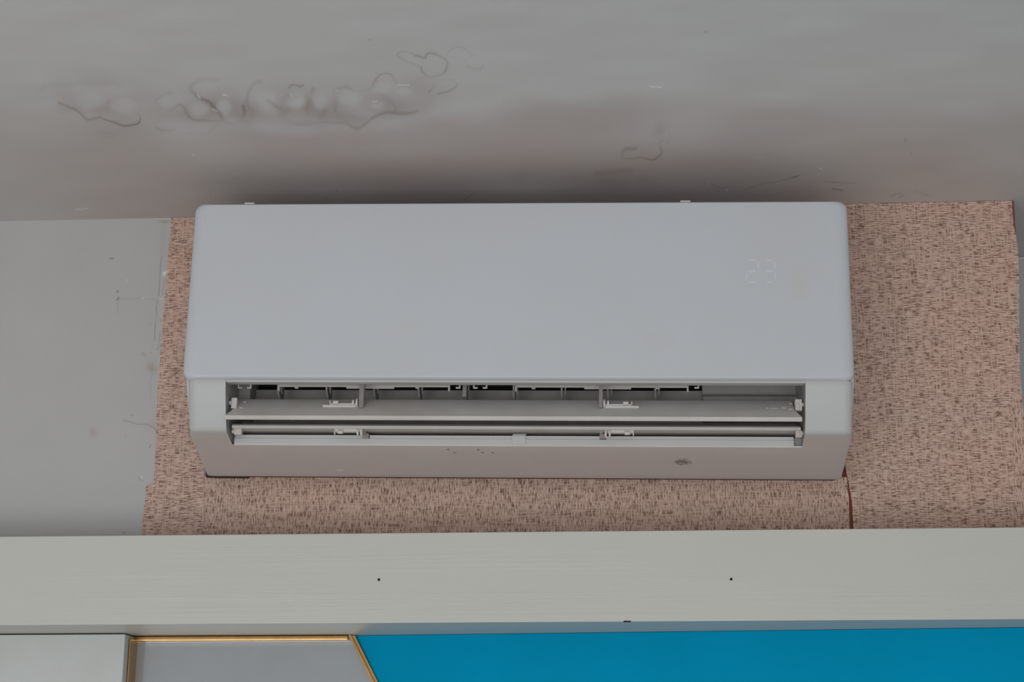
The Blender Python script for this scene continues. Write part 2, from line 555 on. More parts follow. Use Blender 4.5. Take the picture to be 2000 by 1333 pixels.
for poly, w, s in ((Z1([(1385, 245), (1412, 282)]), 1.3, .7), (Z1([(1615, 250), (1655, 258)]), 1.2, .8), (Z1([(1522, 378), (1562, 396)]), 1.3, .6),
                   (Z2([(1232, 360), (1330, 358)]), 1.0, .7), (Z2([(362, 432), (385, 450)]), 1.3, .6), (Z2([(1030, 493), (1068, 492)]), 1.0, .8),
                   (Z2([(728, 406), (742, 404)]), 1.3, .6), (Z4([(538, 336), (552, 342), (562, 337), (572, 341), (587, 339)]), 1.0, .95),
                   (Z4([(1202, 658), (1210, 659)]), 1.2, .7), (Z4([(835, 742), (845, 744)]), .9, .7), ([(148, 410), (172, 407)], 1.0, .6),
                   ([(375, 304), (381, 302)], .9, .4), (Z4([(960, 615), (975, 617)]), .8, .35)):
    light = np.maximum(light, s * seg_field(PX, PY, poly, w))
stain = np.stack([np.clip(dark, 0, 1), pinkv, light, np.ones(GX.size)], 1)
struct(grid_object('ceiling', P, len(gx), len(gy), stain, M_CEIL, flip=True))

# back wall, fine mesh left of the wallpaper where the scuffs are
gx = np.concatenate([np.linspace(-3, -0.83, 5)[:-1], np.linspace(-0.83, -0.52, 270), np.linspace(-0.52, PIER_X, 12)[1:]])
gz = np.concatenate([np.linspace(1.80, 1.86, 3)[:-1], np.linspace(1.86, ZC, 450)])
GX, GZ = np.meshgrid(gx, gz)
P = np.stack([GX.ravel(), np.zeros(GX.size), GZ.ravel()], 1)
PX, PY = to_px(P)
PXw = PX + 1.0 * lattice(PX / 7, PY / 7, 21)
PYw = PY + 1.0 * lattice(PX / 7, PY / 7, 22)
ZL = lambda p: zoomed(200, 500, 0.195, p)
ZM = lambda p: zoomed(240, 780, 0.21, p)
dark = np.zeros(GX.size)
for poly, w, s in ((ZL([(590, 0), (580, 120), (572, 260), (565, 400)]), .8, .5), (ZL([(550, 450), (540, 600), (530, 740), (520, 850)]), .8, .5),
                   (ZL([(615, 230), (610, 300), (600, 400)]), .8, .3), (ZL([(580, 760), (570, 850), (560, 920)]), .8, .4),
                   (ZL([(160, 432), (300, 430), (520, 432), (640, 435)]), .8, .22), (ZL([(155, 350), (153, 372)]), 1.2, .7), (ZL([(165, 425), (153, 440)]), 1.6, .7),
                   (ZL([(150, 450), (150, 580)]), .7, .25), (ZL([(70, 20), (110, 18)]), 1.5, .5), (ZL([(550, 935), (560, 930)]), 1, .5), (ZL([(485, 970), (497, 975)]), 1.2, .4),
                   (ZL([(580, 630), (588, 645)]), 1.0, .4), (ZL([(400, 980), (430, 1000)]), 3, .2), (ZL([(470, 680), (480, 685)]), 4, .12),
                   (ZM([(0, 205), (70, 208), (140, 228), (230, 240), (280, 260), (320, 300)]), 1.1, .35),
                   (ZM([(245, 445), (255, 430)]), 1.3, .4), (ZM([(150, 720), (145, 745), (180, 760)]), 1.2, .35), (ZM([(0, 1240), (18, 1245)]), 1.6, .5), (ZM([(85, 145), (88, 147)]), 1.2, .5),
                   (ZM([(20, 345), (24, 348)]), 1.2, .4), ([(297, 720), (293, 780)], 1.0, .2)):
    dark = np.maximum(dark, s * seg_field(PXw, PYw, poly, w))
brown = np.zeros(GX.size)
for x, y, rx, ry, s in ((295, 718, 9, 10, .55), (303, 722, 6, 8, .4), (181, 845, 6, 8, .45), (322, 433, 12, 3, .6), (318, 470, 6, 40, .16), (300, 830, 10, 8, .2)):
    brown = np.maximum(brown, s * blob(PXw, PYw, x, y, rx, ry))
lightv = np.zeros(GX.size)
for poly, w, s in ((ZL([(612, 170), (645, 165), (620, 190)]), 2.4, .75), (ZL([(570, 432), (630, 430)]), 1.0, .5), (ZL([(390, 428), (420, 426)]), .9, .45),
                   (ZM([(165, 712), (172, 740)]), 1.6, .5), (ZL([(240, 240), (255, 236)]), 1.2, .35), (ZL([(570, 1020), (575, 1100), (570, 1160)]), 1.5, .25)):
    lightv = np.maximum(lightv, s * seg_field(PXw, PYw, poly, w))
stain = np.stack([dark, brown, lightv, np.ones(GX.size)], 1)
struct(grid_object('wall_back', P, len(gx), len(gz), stain, M_WALL))


def quad_struct(name, pts, mat):
    bm = bmesh.new()
    bm.faces.new([bm.verts.new(p) for p in pts])
    return struct(obj(name, bm, mat, smooth=0, recalc=False))


M_WALLPLAIN = plain('plain_wall_paint', (0.52, 0.53, 0.535, 1), 0.6, 0.3)
bm = bmesh.new()
box(bm, -3, 3, 0.0600, 0.10, 0, 1.80)
struct(obj('wall_lower', bm, M_WALLPLAIN, smooth=0))
bm = bmesh.new()
box(bm, PIER_X - 0.10, PIER_X, 0.0005, RECESS_Y, 0, ZC - 0.0005)
struct(obj('wall_return', bm, M_WALLPLAIN, smooth=0))
bm = bmesh.new()
box(bm, PIER_X - 0.1, 3, RECESS_Y, RECESS_Y + 0.1, 0, ZC - 0.0005)
struct(obj('wall_recess', bm, M_WALLPLAIN, smooth=0))
bm = bmesh.new()
box(bm, -3, 3, -4.2, RECESS_Y, -0.1, 0)
struct(obj('floor', bm, M_FLOOR, smooth=0))

# painted beam across the wall under the unit
BEAM_Y, BZ0, BZ1 = -0.13, 1.7662, 1.8882
bm = bmesh.new()
box(bm, -3, 3, BEAM_Y, 0.0605, BZ0, BZ1, 0.0012, 2)
beam = struct(obj('trim_1', bm, M_BEAM), 'off-white painted beam running across below the air conditioner')
for px, py in ((740, 1133), (1428, 1132)):
    x, z = wall_xz(px, py, BEAM_Y)
    bm = bmesh.new()
    cyl(bm, (x, BEAM_Y + 0.001, z), (x, BEAM_Y - 0.0005, z), 0.0019, 10)
    obj('nail_head', bm, M_HOLE, beam)
x, z = wall_xz(1225, 1218, BEAM_Y)
bm = bmesh.new()
box(bm, x - 0.005, x + 0.005, BEAM_Y - 0.0004, BEAM_Y + 0.004, BZ0 - 0.0004, BZ0 + 0.0012, 0.0003, 1)
obj('paint_chip', bm, M_HOLE, beam)

# ------------------------------------------------------------------ wall panels below the beam
TOPZ = BZ0 - 0.0006
BOTZ = 0.9


def at_y(px, py, y):
    return wall_xz(px, py, y)


# white board, proud of the rest
BOARD_Y, GLASS_Y, WL_Y = -0.016, 0.036, 0.0595
xb, zb_ = at_y(245, 1239, BOARD_Y)
bm = bmesh.new()
box(bm, -2.6, xb, BOARD_Y, WL_Y, BOTZ, zb_, 0.002, 2)
tag(obj('wall_board', bm, M_WHITEBOARD), 'white laminate board under the left end of the beam', 'board')

# grey glass panel framed in gold; its right side runs down at a slant
xl, _ = at_y(258, 1290, GLASS_Y)
(xa, za), (xc, zc) = at_y(688, 1252, GLASS_Y), at_y(728, 1333, GLASS_Y)
sl = (xc - xa) / (za - zc)             # metres right per metre down
xr = lambda z: xa + (za - z) * sl
bm = bmesh.new()
slab(bm, [(xl - 0.004, TOPZ), (xr(TOPZ), TOPZ), (xr(BOTZ), BOTZ), (xl - 0.004, BOTZ)], GLASS_Y, WL_Y)
gp = bpy.data.objects.new('glass_panel', None)
gp.location = (0, 0, 0)
COL.objects.link(gp)
tag(gp, 'grey glossy glass panel with gold edging and a slanted right side', 'panel')
g = obj('glass_sheet', bm, M_GLASS, gp, smooth=0)
bm = bmesh.new()
box(bm, xl - 0.004, xr(TOPZ) - 0.001, GLASS_Y - 0.010, GLASS_Y + 0.001, TOPZ - 0.0078, TOPZ - 0.0003, 0.0016, 2)
obj('top_edging', bm, M_GOLD, gp)
bm = bmesh.new()
box(bm, xb + 0.0004, xb + 0.0030, 0.002, WL_Y, BOTZ, TOPZ - 0.0052, 0.0008, 2)
box(bm, xb + 0.0004, xl + 0.001, GLASS_Y - 0.004, GLASS_Y + 0.001, BOTZ, TOPZ - 0.0052, 0.0008, 2)
obj('side_edging', bm, M_GOLD, gp)
bm = bmesh.new()
ww = 0.0078
slab(bm, [(xr(TOPZ) - 0.0005, TOPZ - 0.0003), (xr(TOPZ) + ww, TOPZ - 0.0003), (xr(BOTZ) + ww, BOTZ), (xr(BOTZ) - 0.0005, BOTZ)], GLASS_Y - 0.002, WL_Y)
slab(bm, [(xr(TOPZ) - 0.0005, TOPZ - 0.0003), (xr(TOPZ) + ww * 0.4, TOPZ - 0.0003), (xr(BOTZ) + ww * 0.4, BOTZ), (xr(BOTZ) - 0.0005, BOTZ)], GLASS_Y - 0.009, GLASS_Y)
obj('slanted_edging', bm, M_GOLD, gp, smooth=0)

# blue panel, standing a little askew: its right side comes forward
bm = bmesh.new()
bx0, bx1 = xr(TOPZ) + ww + 0.0003, xr(BOTZ) + ww + 0.0003
ay = lambda x: 0.024 - 0.070 * x
ring = [(bx0, TOPZ), (1.9, TOPZ), (1.9, BOTZ), (bx1, BOTZ)]
A = [bm.verts.new((x, ay(x), z)) for x, z in ring]
B = [bm.verts.new((x, WL_Y, z)) for x, z in ring]
for k in range(4):
    bm.faces.new((A[k], A[(k + 1) % 4], B[(k + 1) % 4], B[k]))
bm.faces.new(A)
bm.faces.new(B[::-1])
tag(obj('wall_panel', bm, M_BLUE, smooth=0), 'bright blue wall panel under the beam', 'panel')

# ------------------------------------------------------------------ wallpaper pieces


def ragged(pts, amp, step=0.006, seed=1):
    rs = random.Random(seed)
    out = []
    n = len(pts)
    for i in range(n):
        (x0, z0), (x1, z1) = pts[i], pts[(i + 1) % n]
        L = math.hypot(x1 - x0, z1 - z0)
        k = max(1, int(L / step))
        for j in range(k):
            f = j / k
            jx = rs.uniform(-amp, amp) if j else 0
            out.append((x0 + (x1 - x0) * f + jx, z0 + (z1 - z0) * f + rs.uniform(-amp, amp) * (1 if j else 0)))
    return out


def paper(name, px_pts, front, mat, label, seed, amp=0.0003, back=-0.0002):
    pts = [wall_xz(x, y, front) for x, y in px_pts]
    pts = [(x, min(max(z, 1.87), ZC - 0.0006)) for x, z in pts]
    bm = bmesh.new()
    slab(bm, ragged(pts, amp, seed=seed), front, back)
    o = obj(name, bm, mat, smooth=0)
    return tag(o, label, 'wallpaper', 'offcuts of wallpaper around the air conditioner')


paper('wallpaper_piece', [(335, 426), (420, 425), (432, 700), (399, 905), (399, 946), (300, 946), (303, 900), (306, 800), (313, 690), (322, 580), (328, 500)], -0.0014, M_PAPER,
      'narrow upright strip of woven-look wallpaper at the left side of the air conditioner', 2)
paper('wallpaper_piece', [(286, 948), (301, 945), (301, 1060), (274, 1060), (280, 1000)], -0.0008, M_PAPER,
      'small sliver of wallpaper at the far left, just above the beam', 3)
paper('wallpaper_piece', [(301, 940), (399, 934), (399, 1060), (299, 1060)], -0.0018, M_PAPER,
      'short wallpaper patch at lower left under the strip, horizontal weave', 9)
paper('wallpaper_piece', [(399, 932), (470, 930), (820, 927), (1100, 930), (1400, 931), (1654, 933), (1658, 980), (1660, 1055), (399, 1060)], -0.0010, M_PAPER_V,
      'long low wallpaper band with upright weave between air conditioner and beam', 4)
paper('wallpaper_piece', [(1540, 400), (1700, 396), (1830, 394), (1967, 390), (1972, 420), (1976, 480), (1980, 560), (1984, 680), (1988, 800), (1992, 930), (1994, 1050), (1668, 1050), (1664, 980), (1652, 915), (1641, 880), (1610, 820), (1540, 800)], -0.0016, M_PAPER,
      'large sheet of woven-look wallpaper on the right of the air conditioner', 5)
paper('wallpaper_piece', [(1966, 390), (1976, 389), (1980, 440), (1988, 480), (1990, 530), (1991, 640), (1993, 770), (1978, 775)], -0.0009, M_PAPER,
      'thin upper wallpaper strip at the right corner of the wall', 6)
paper('wallpaper_piece', [(1977, 772), (1996, 770), (2004, 860), (2004, 1050), (1984, 1050)], -0.0022, M_PAPER_V,
      'thin lower wallpaper strip at the right corner with upright weave', 7)
# torn backing that shows in the open seam right of the band
pts = [wall_xz(x, y, -0.0006) for x, y in ((1640, 860), (1668, 860), (1676, 1055), (1650, 1055))]
bm = bmesh.new()
slab(bm, ragged(pts, 0.0003, seed=8), -0.0006, -0.0002)
tag(obj('paper_backing', bm, M_BACKING, smooth=0), 'dark red torn paper backing showing in the open wallpaper seam', 'paper')
pts = [wall_xz(x, y, -0.0003) for x, y in ((1966, 387), (1979, 386), (1986, 480), (1989, 700), (1980, 700))]
bm = bmesh.new()
slab(bm, ragged(pts, 0.0003, seed=8), -0.0007, -0.0002)
tag(obj('paper_backing', bm, M_BACKING, smooth=0), 'torn brown paper backing at the top right wallpaper corner', 'paper')

# ------------------------------------------------------------------ the air conditioner
AC_O = Vector((0.0035, 0, 1.9755))
AC_T = math.radians(0.98)
ac = bpy.data.objects.new('air_conditioner', None)
ac.location = AC_O
ac.rotation_euler = (0, AC_T, 0)
COL.objects.link(ac)
tag(ac, 'white wall-mounted split air conditioner with open louvers and a lit 23 display', 'air conditioner')
RT = np.array((math.cos(AC_T), 0, -math.sin(AC_T)))
UP = np.array((math.sin(AC_T), 0, math.cos(AC_T)))


def L(px, py, d):
    """photograph pixel -> (across, up) on the unit, at depth d off the wall"""
    p = on_plane(px, py, 1, -d) - np.array(AC_O)
    return float(p @ RT), float(p @ UP)


UL, UR = -0.4010, 0.3925       # outlet left and right
# chassis: end blocks and the body above the outlet
bm = bmesh.new()
end_prof = [(0.004, 0.352), (0.168, 0.352), (0.168, 0.113), (0.148, 0.079), (0.120, 0.0425), (0.098, 0.0365), (0.070, 0.0270), (0.048, 0.0190), (0.028, 0.0300), (0.004, 0.04)]
prism(bm, end_prof, -0.4592, UL - 0.012)
prism(bm, end_prof, UR + 0.012, 0.4590)
prism(bm, [(0.004, 0.352), (0.168, 0.352), (0.168, 0.160), (0.004, 0.20)], UL - 0.012, UR + 0.012)
obj('chassis', bm, M_COVER, ac)

# glossy front panel: rounded corners, then a rounded-over face edge
PU, PHW, PZ, PHH = -0.00175, 0.46025, 0.2413, 0.1293
outline = []
for cx, cz, r, a0 in ((1, 1, 0.011, 0), (-1, 1, 0.011, 90), (-1, -1, 0.014, 180), (1, -1, 0.014, 270)):
    for k in range(9):
        an = math.radians(a0 + 90 * k / 8)
        outline.append((cx * (PHW - r) + r * math.cos(an), cz * (PHH - r) + r * math.sin(an)))
bm = bmesh.new()
rings = []
for ix, iz, y in [(0.003, 0.002, -0.160), (0, 0, -0.163)] + \
        [(0.020 * (1 - math.cos(q)) ** 1.0, 0.0042 * (1 - math.cos(q)), -0.178 - 0.012 * math.sin(q)) for q in np.linspace(0, math.pi / 2, 10)]:
    rings.append([bm.verts.new((PU + x * (PHW - ix) / PHW, y, PZ + z * (PHH - iz) / PHH)) for x, z in outline])
for r0, r1 in zip(rings[:-1], rings[1:]):
    for k in range(len(outline)):
        q = (k + 1) % len(outline)
        bm.faces.new((r0[k], r0[q], r1[q], r1[k]))
bm.faces.new(rings[-1])
bm.faces.new(rings[0][::-1])
panel = obj('front_panel', bm, M_PANEL, ac, smooth=30)
for px, py in ((490, 393), (1338, 390)):
    u, w = L(px, py, 0.178)
    bm = bmesh.new()
    box(bm, u - 0.0072, u + 0.0072, -0.186, -0.168, 0.3700, 0.3724, 0.0008, 2)
    obj('panel_clip', bm, M_SMALL, panel)
# seven-segment 23 shining through the panel
SEG = {'a': (0, 1, 1, 1), 'g': (0, .5, 1, .5), 'd': (0, 0, 1, 0), 'b': (1, 1, 1, .5), 'c': (1, .5, 1, 0), 'e': (0, .5, 0, 0), 'f': (0, 1, 0, .5)}
for (xl_, xr_), segs in (((1459, 1481), 'abged'), ((1493, 1513), 'abgcd')):
    u0, w0 = L(xl_, 551, 0.19)
    u1, w1 = L(xr_, 508, 0.19)
    bm = bmesh.new()
    for s in segs:
        a0, b0, a1, b1 = SEG[s]
        xA, zA = u0 + (u1 - u0) * a0, w0 + (w1 - w0) * b0
        xB, zB = u0 + (u1 - u0) * a1, w0 + (w1 - w0) * b1
        h = 0.0013
        if a0 != a1:
            box(bm, xA + 0.0028, xB - 0.0028, -0.1904, -0.1895, zA - h, zA + h, 0.0004, 1)
        else:
            box(bm, xA - h, xA + h, -0.1904, -0.1895, min(zA, zB) + 0.0028, max(zA, zB) - 0.0028, 0.0004, 1)
    o = obj('display_digit', bm, M_GLOW, panel)
    o['label'] = 'faint bluish lit digit'

# lower cover with the outlet cut out of it
LIP_D = 0.118
prof = [(0.1820, 0.1125), (0.1800, 0.105), (0.1765, 0.092), (0.1715, 0.078), (0.1655, 0.063), (0.1600, 0.0505), (0.1583, 0.0475), (0.1556, 0.0452),
        (0.1520, 0.0440), (0.136, 0.0395), (LIP_D, 0.0343), (0.095, 0.0270), (0.070, 0.0188), (0.046, 0.0100), (0.036, 0.0062), (0.031, 0.0066), (0.028, 0.0120)]
k_lip = 10
npf = len(prof)
nrm = []
for i in range(npf):
    a_, b_ = prof[max(i - 1, 0)], prof[min(i + 1, npf - 1)]
    tx, tz = b_[0] - a_[0], b_[1] - a_[1]
    ln = math.hypot(tx, tz)
    nrm.append((-tz / ln, tx / ln))           # outward: forward and down
Rr = 0.013
UE0, UE1 = -0.4555, 0.4570
cols = []
for f in (1.0, 0.985, 0.94, 0.86, 0.75, 0.6, 0.4, 0.2, 0.0):
    cols.append((UE0 + Rr * (1 - f), Rr - math.sqrt(max(Rr * Rr * (1 - f * f), 0))))
cols.append((UL, 0.0))
mid0 = len(cols) - 1
for f in np.linspace(0, 1, 9)[1:-1]:
    cols.append((UL + (UR - UL) * f, 0.0))
cols.append((UR, 0.0))
mid1 = len(cols) - 1
for f in (0.0, 0.2, 0.4, 0.6, 0.75, 0.86, 0.94, 0.985, 1.0):
    cols.append((UE1 - Rr * (1 - f), Rr - math.sqrt(max(Rr * Rr * (1 - f * f), 0))))
bm = bmesh.new()
V = []
for u, e in cols:
    row = []
    for i, (d, w) in enumerate(prof):
        k = 1.0 if i < 9 else 0.3
        row.append(bm.verts.new((u, -(d - (nrm[i][0] * e * k if nrm[i][0] > 0 else 0)), w - (nrm[i][1] * e * k * 0.55 if i else 0))))
    V.append(row)
for c in range(len(cols) - 1):
    for i in range(npf - 1):
        if mid0 <= c < mid1 and i < k_lip:
            continue
        bm.faces.new((V[c][i], V[c + 1][i], V[c + 1][i + 1], V[c][i + 1]))
for c, s in ((0, 1), (len(cols) - 1, -1)):                     # end caps back towards the chassis
    back = [bm.verts.new((cols[c][0] + s * 0.004, -0.02, 0.1125)), bm.verts.new((cols[c][0] + s * 0.004, -0.02, 0.03))]
    ring = V[c] + [back[1], back[0]]
    bm.faces.new(ring)
cover = obj('lower_cover', bm, M_COVER_DUSTY_BOUNCE, ac, smooth=28)
md = cover.modifiers.new('thickness', 'SOLIDIFY')
md.thickness = 0.0022
md.offset = -1
md.use_even_offset = False
cover.modifiers.move(0, 1)
# arrow mark and small tabs on the underside
u, w = L(665, 921, 0.052)
bm = bmesh.new()
for s in (-1, 1):
    m = Matrix.Translation((u + s * 0.0022, -0.0535, 0.0125 - 0.0006)) @ Matrix.Rotation(0.36, 4, 'X') @ Matrix.Rotation(s * 0.75, 4, 'Z')
    bmesh.ops.create_cube(bm, size=1.0, matrix=m @ Matrix.Diagonal((0.0062, 0.0012, 0.0012, 1)))
obj('arrow_mark', bm, M_SMALL, cover)

# outlet frame top, lower lip and its parts
bm = bmesh.new()
box(bm, UL - 0.001, UR + 0.001, -0.1800, -0.171, 0.1102, 0.1126, 0.0006, 2)
box(bm, UL - 0.001, UR + 0.001, -0.1620, -0.152, 0.1132, 0.1165, 0.0006, 2)
obj('outlet_top_rail', bm, M_COVER, ac)
bm = bmesh.new()
zl = L(1000, 852, LIP_D)[1]
zm = L(1000, 858.5, LIP_D)[1]
zb = 0.0345
lip_prof = [(LIP_D + 0.0010, zb - 0.0006), (LIP_D + 0.0022, zb + 0.0016), (LIP_D + 0.0016, zm - 0.0004), (LIP_D - 0.0002, zm + 0.0006), (LIP_D - 0.0002, zm + 0.0018),
            (LIP_D + 0.0006, zm + 0.0024), (LIP_D + 0.0004, zl), (LIP_D - 0.003, zl + 0.0004), (LIP_D - 0.008, zl - 0.0005), (LIP_D - 0.006, zb)]
gaps = []
for x0, x1 in ((709, 722), (1171, 1184)):
    gaps.append((L(x0, 855, LIP_D)[0], L(x1, 855, LIP_D)[0]))
uq = L(1550, 860, LIP_D)[0]
runs = [(UL + 0.003, gaps[0][0]), (gaps[0][1], gaps[1][0]), (gaps[1][1], uq)]
for a_, b_ in runs:
    prism(bm, lip_prof, a_, b_)
low = [(LIP_D + 0.0010, zb - 0.0006), (LIP_D + 0.0022, zb + 0.0016), (LIP_D + 0.0016, zm - 0.0004), (LIP_D - 0.003, zm - 0.0004), (LIP_D - 0.006, zb)]
for a_, b_ in gaps:
    prism(bm, low, a_, b_)
low2 = [(LIP_D + 0.0010, zb - 0.0006), (LIP_D + 0.0020, zb + 0.0012), (LIP_D + 0.0012, zb + 0.0022), (LIP_D - 0.006, zb)]
prism(bm, low2, uq, UR)
obj('outlet_lip', bm, M_COVER, ac, smooth=20)
bm = bmesh.new()
ua, ub = L(1000.5, 860, LIP_D)[0], L(1026.5, 860, LIP_D)[0]
box(bm, ua, ub, -LIP_D - 0.0032, -LIP_D + 0.004, zb + 0.0018, zl + 0.0008, 0.0007, 2)
box(bm, ua + 0.0016, ub - 0.0016, -LIP_D - 0.0038, -LIP_D, zm + 0.0004, zl - 0.001, 0.0004, 1)
box(bm, ua + 0.001, ub + 0.001, -LIP_D + 0.002, -LIP_D + 0.008, zl + 0.0022, zl + 0.0038, 0.0004, 1)
obj('lip_clip', bm, M_COVER, ac)

# air duct: curved floor, side cheeks, closed corner blocks, near-black sheets painting the shade of the fan void
bm = bmesh.new()
fl = [(0.1135, zb), (0.1135, zl - 0.001), (0.100, 0.0495), (0.085, 0.0520), (0.0740, 0.0600), (0.0680, 0.0750), (0.0640, 0.1000), (0.0620, 0.1285), (0.050, 0.1285), (0.050, zb)]
prism(bm, fl, UL, UR)
prism(bm, [(0.178, 0.108), (0.158, 0.050), (0.13, 0.041), (0.05, 0.03), (0.004, 0.06), (0.004, 0.158), (0.165, 0.158)], UL - 0.0105, UL - 0.0002)
prism(bm, [(0.178, 0.108), (0.158, 0.050), (0.13, 0.041), (0.05, 0.03), (0.004, 0.06), (0.004, 0.158), (0.165, 0.158)], UR + 0.0002, UR + 0.0105)
uc = L(1373, 770, 0.085)[0]
prism(bm, [(0.05, 0.08), (0.085, 0.08), (0.0845, 0.1145), (0.080, 0.1185), (0.0735, 0.1195), (0.0735, 0.158), (0.05, 0.158)], uc, UR)
uc2 = L(488, 775, 0.10)[0]
prism(bm, [(0.05, 0.08), (0.10, 0.08), (0.10, 0.158), (0.05, 0.158)], UL, uc2)
obj('air_duct', bm, M_INNER, ac, smooth=30)
bm = bmesh.new()
box(bm, UL, UR, -0.030, -0.022, 0.10, 0.159)
box(bm, UL, UR, -0.150, -0.0225, 0.1500, 0.159)
obj('fan_void_shade', bm, M_DARK, ac, smooth=0)
bm = bmesh.new()
box(bm, -0.4530, -0.400, -0.020, -0.0032, 0.0085, 0.05, 0.001, 1)
box(bm, -0.4640, -0.44, -0.014, -0.0032, 0.0090, 0.024, 0.001, 1)
box(bm, -0.400, 0.452, -0.022, -0.0032, 0.0105, 0.05, 0.001, 1)
obj('wall_gap_shade', bm, M_BLACK, ac)  # dark blocks that paint the shade of the gap behind the unit

# louvers


def louver(name, d0, w0, lip_h, d1, w1, u0, u1, cut, th=0.0026):
    """plate from a thick front edge (d0, w0) up and back to (d1, w1)"""
    pr = [(d0 - 0.0012, w0 - 0.0004), (d0, w0 + 0.0006), (d0 + 0.0003, w0 + lip_h - 0.0008), (d0 - 0.0008, w0 + lip_h), (d0 - 0.004, w0 + lip_h + 0.0022)]
    n_ = 6
    for k in range(1, n_ + 1):
        f = k / n_
        pr.append((d0 - 0.004 + (d1 - d0 + 0.004) * f, w0 + lip_h + 0.0022 + (w1 - w0 - lip_h - 0.0022) * (f ** 0.93)))
    pr += [(d1 - 0.0015, w1 - 0.0012), (d1, w1 - th)]
    for k in range(1, n_):
        f = k / n_
        pr.append((d1 + (d0 - 0.006 - d1) * f, w1 - th + (w0 - 0.0002 - w1 + th) * f))
    tp = [cut * min(1, max(0, (w - w0 - lip_h) / 0.012)) for d, w in pr]
    bm = bmesh.new()
    prism(bm, pr, u0, u1, taper=tp)
    return obj(name, bm, M_LOUVER, ac, smooth=32)


F1 = dict(d0=0.1745, w0=0.0585, lip_h=0.0062, d1=0.130, w1=0.0975)
F2 = dict(d0=0.1450, w0=0.0530, lip_h=0.0042, d1=0.094, w1=0.0580)
up = louver('upper_louver', u0=-0.4000, u1=0.3870, cut=0.0075, **F1)
lo_ = louver('lower_louver', u0=-0.3968, u1=0.3885, cut=0.0015, **F2)


def surf(F, d):
    f = (F['d0'] - d) / (F['d0'] - F['d1'])
    return F['w0'] + F['lip_h'] + (F['w1'] - F['w0'] - F['lip_h']) * f


def bracket(parent, ux, s, F, under):
    """hinge bracket: ux is its disc end, s the direction its base runs"""
    bm = bmesh.new()
    dm = F['d1'] + 0.017 if not under else F['d0'] - 0.008
    wv = surf(F, dm) if not under else F['w0'] - 0.0012
    q = -1 if under else 1
    X = lambda a0, a1: (min(ux + s * a0, ux + s * a1), max(ux + s * a0, ux + s * a1))
    a0, a1 = X(0.003, 0.040)
    box(bm, a0, a1, -dm - 0.0035, -dm + 0.005, *sorted((wv - q * 0.002, wv + q * 0.0026)), 0.0005, 1)
    a0, a1 = X(0.003, 0.049)
    if not under:
        box(bm, a0, a1, -dm - 0.0060, -dm - 0.003, wv - 0.004, wv - 0.0006, 0.0004, 1)
    for p, r in ((0.0015, 0.0068), (0.0068, 0.0052)):
        cyl(bm, (ux + s * (p - 0.0013), -dm - 0.001, wv + q * 0.003), (ux + s * (p + 0.0013), -dm - 0.001, wv + q * 0.003), r, 18)
    a0, a1 = X(0.0385, 0.0402)
    box(bm, a0, a1, -dm - 0.0035, -dm + 0.002, *sorted((wv, wv + q * 0.0062)), 0.0003, 1)
    cyl(bm, (ux + s * 0.0275, -dm - 0.004, wv + q * 0.0032), (ux + s * 0.0345, -dm - 0.004, wv + q * 0.0032), 0.0028, 12)
    return obj('hinge_bracket', bm, M_SMALL, parent)


d1m = F1['d1'] + 0.017
bracket(up, L(700, 790, d1m)[0], -1, F1, False)
bracket(up, L(1178, 790, d1m)[0], 1, F1, False)
d2m = F2['d0'] - 0.008
bracket(lo_, L(709, 843, d2m)[0], -1, F2, True)
bracket(lo_, L(1181, 843, d2m)[0], 1, F2, True)


def pivot(parent, x0, x1, y0, y1, d, side):
    u0, w1 = L(x0, y0, d)
    u1, w0 = L(x1, y1, d)
    bm = bmesh.new()
    box(bm, u0, u1, -d, -d + 0.010, w0, w1, 0.0007, 2)
    wm = (w0 + w1) / 2
    if side < 0:
        cyl(bm, (u0 + 0.001, -d + 0.004, wm + 0.001), (u0 - 0.0032, -d + 0.004, wm + 0.001), 0.0032, 14)
    else:
        cyl(bm, (u1 - 0.001, -d + 0.004, wm + 0.001), (u1 + 0.0022, -d + 0.004, wm + 0.001), 0.0030, 14)
        box(bm, u0 + 0.0015, u0 + 0.0052, -d - 0.0012, -d + 0.001, w0 + 0.001, w0 + (w1 - w0) * 0.6, 0.0004, 1)
    return obj('pivot_block', bm, M_SMALL, parent)


pivot(up, 452, 461.5, 777, 798, 0.157, -1)
pivot(up, 1553, 1567, 780, 802, 0.157, 1)
pivot(lo_, 457, 471, 837, 849, 0.138, -1)
pivot(lo_, 1554, 1567, 840.5, 854, 0.138, 1)

# tiny moulded marks on the upper louver
bm = bmesh.new()
dm = 0.152
wm = surf(F1, dm)
sl1 = math.atan2(F1['w1'] - F1['w0'] - F1['lip_h'], F1['d0'] - F1['d1'])


def mould(bm, px, py, lx, lz):
    u, _ = L(px, py, dm)
    d = dm
    for _k in range(4):                                   # slide along the plate until it meets the pixel row
        w_ = surf(F1, d)
        wt = L(px, py, d)[1]
        d += (w_ - wt) * 0.55
    w_ = surf(F1, d)
    m = Matrix.Translation((L(px, py, d)[0], -d, w_ + 0.0004)) @ Matrix.Rotation(sl1, 4, 'X') @ Matrix.Diagonal((lx, lz, 0.0012, 1))
    bmesh.ops.create_cube(bm, size=1.0, matrix=m)


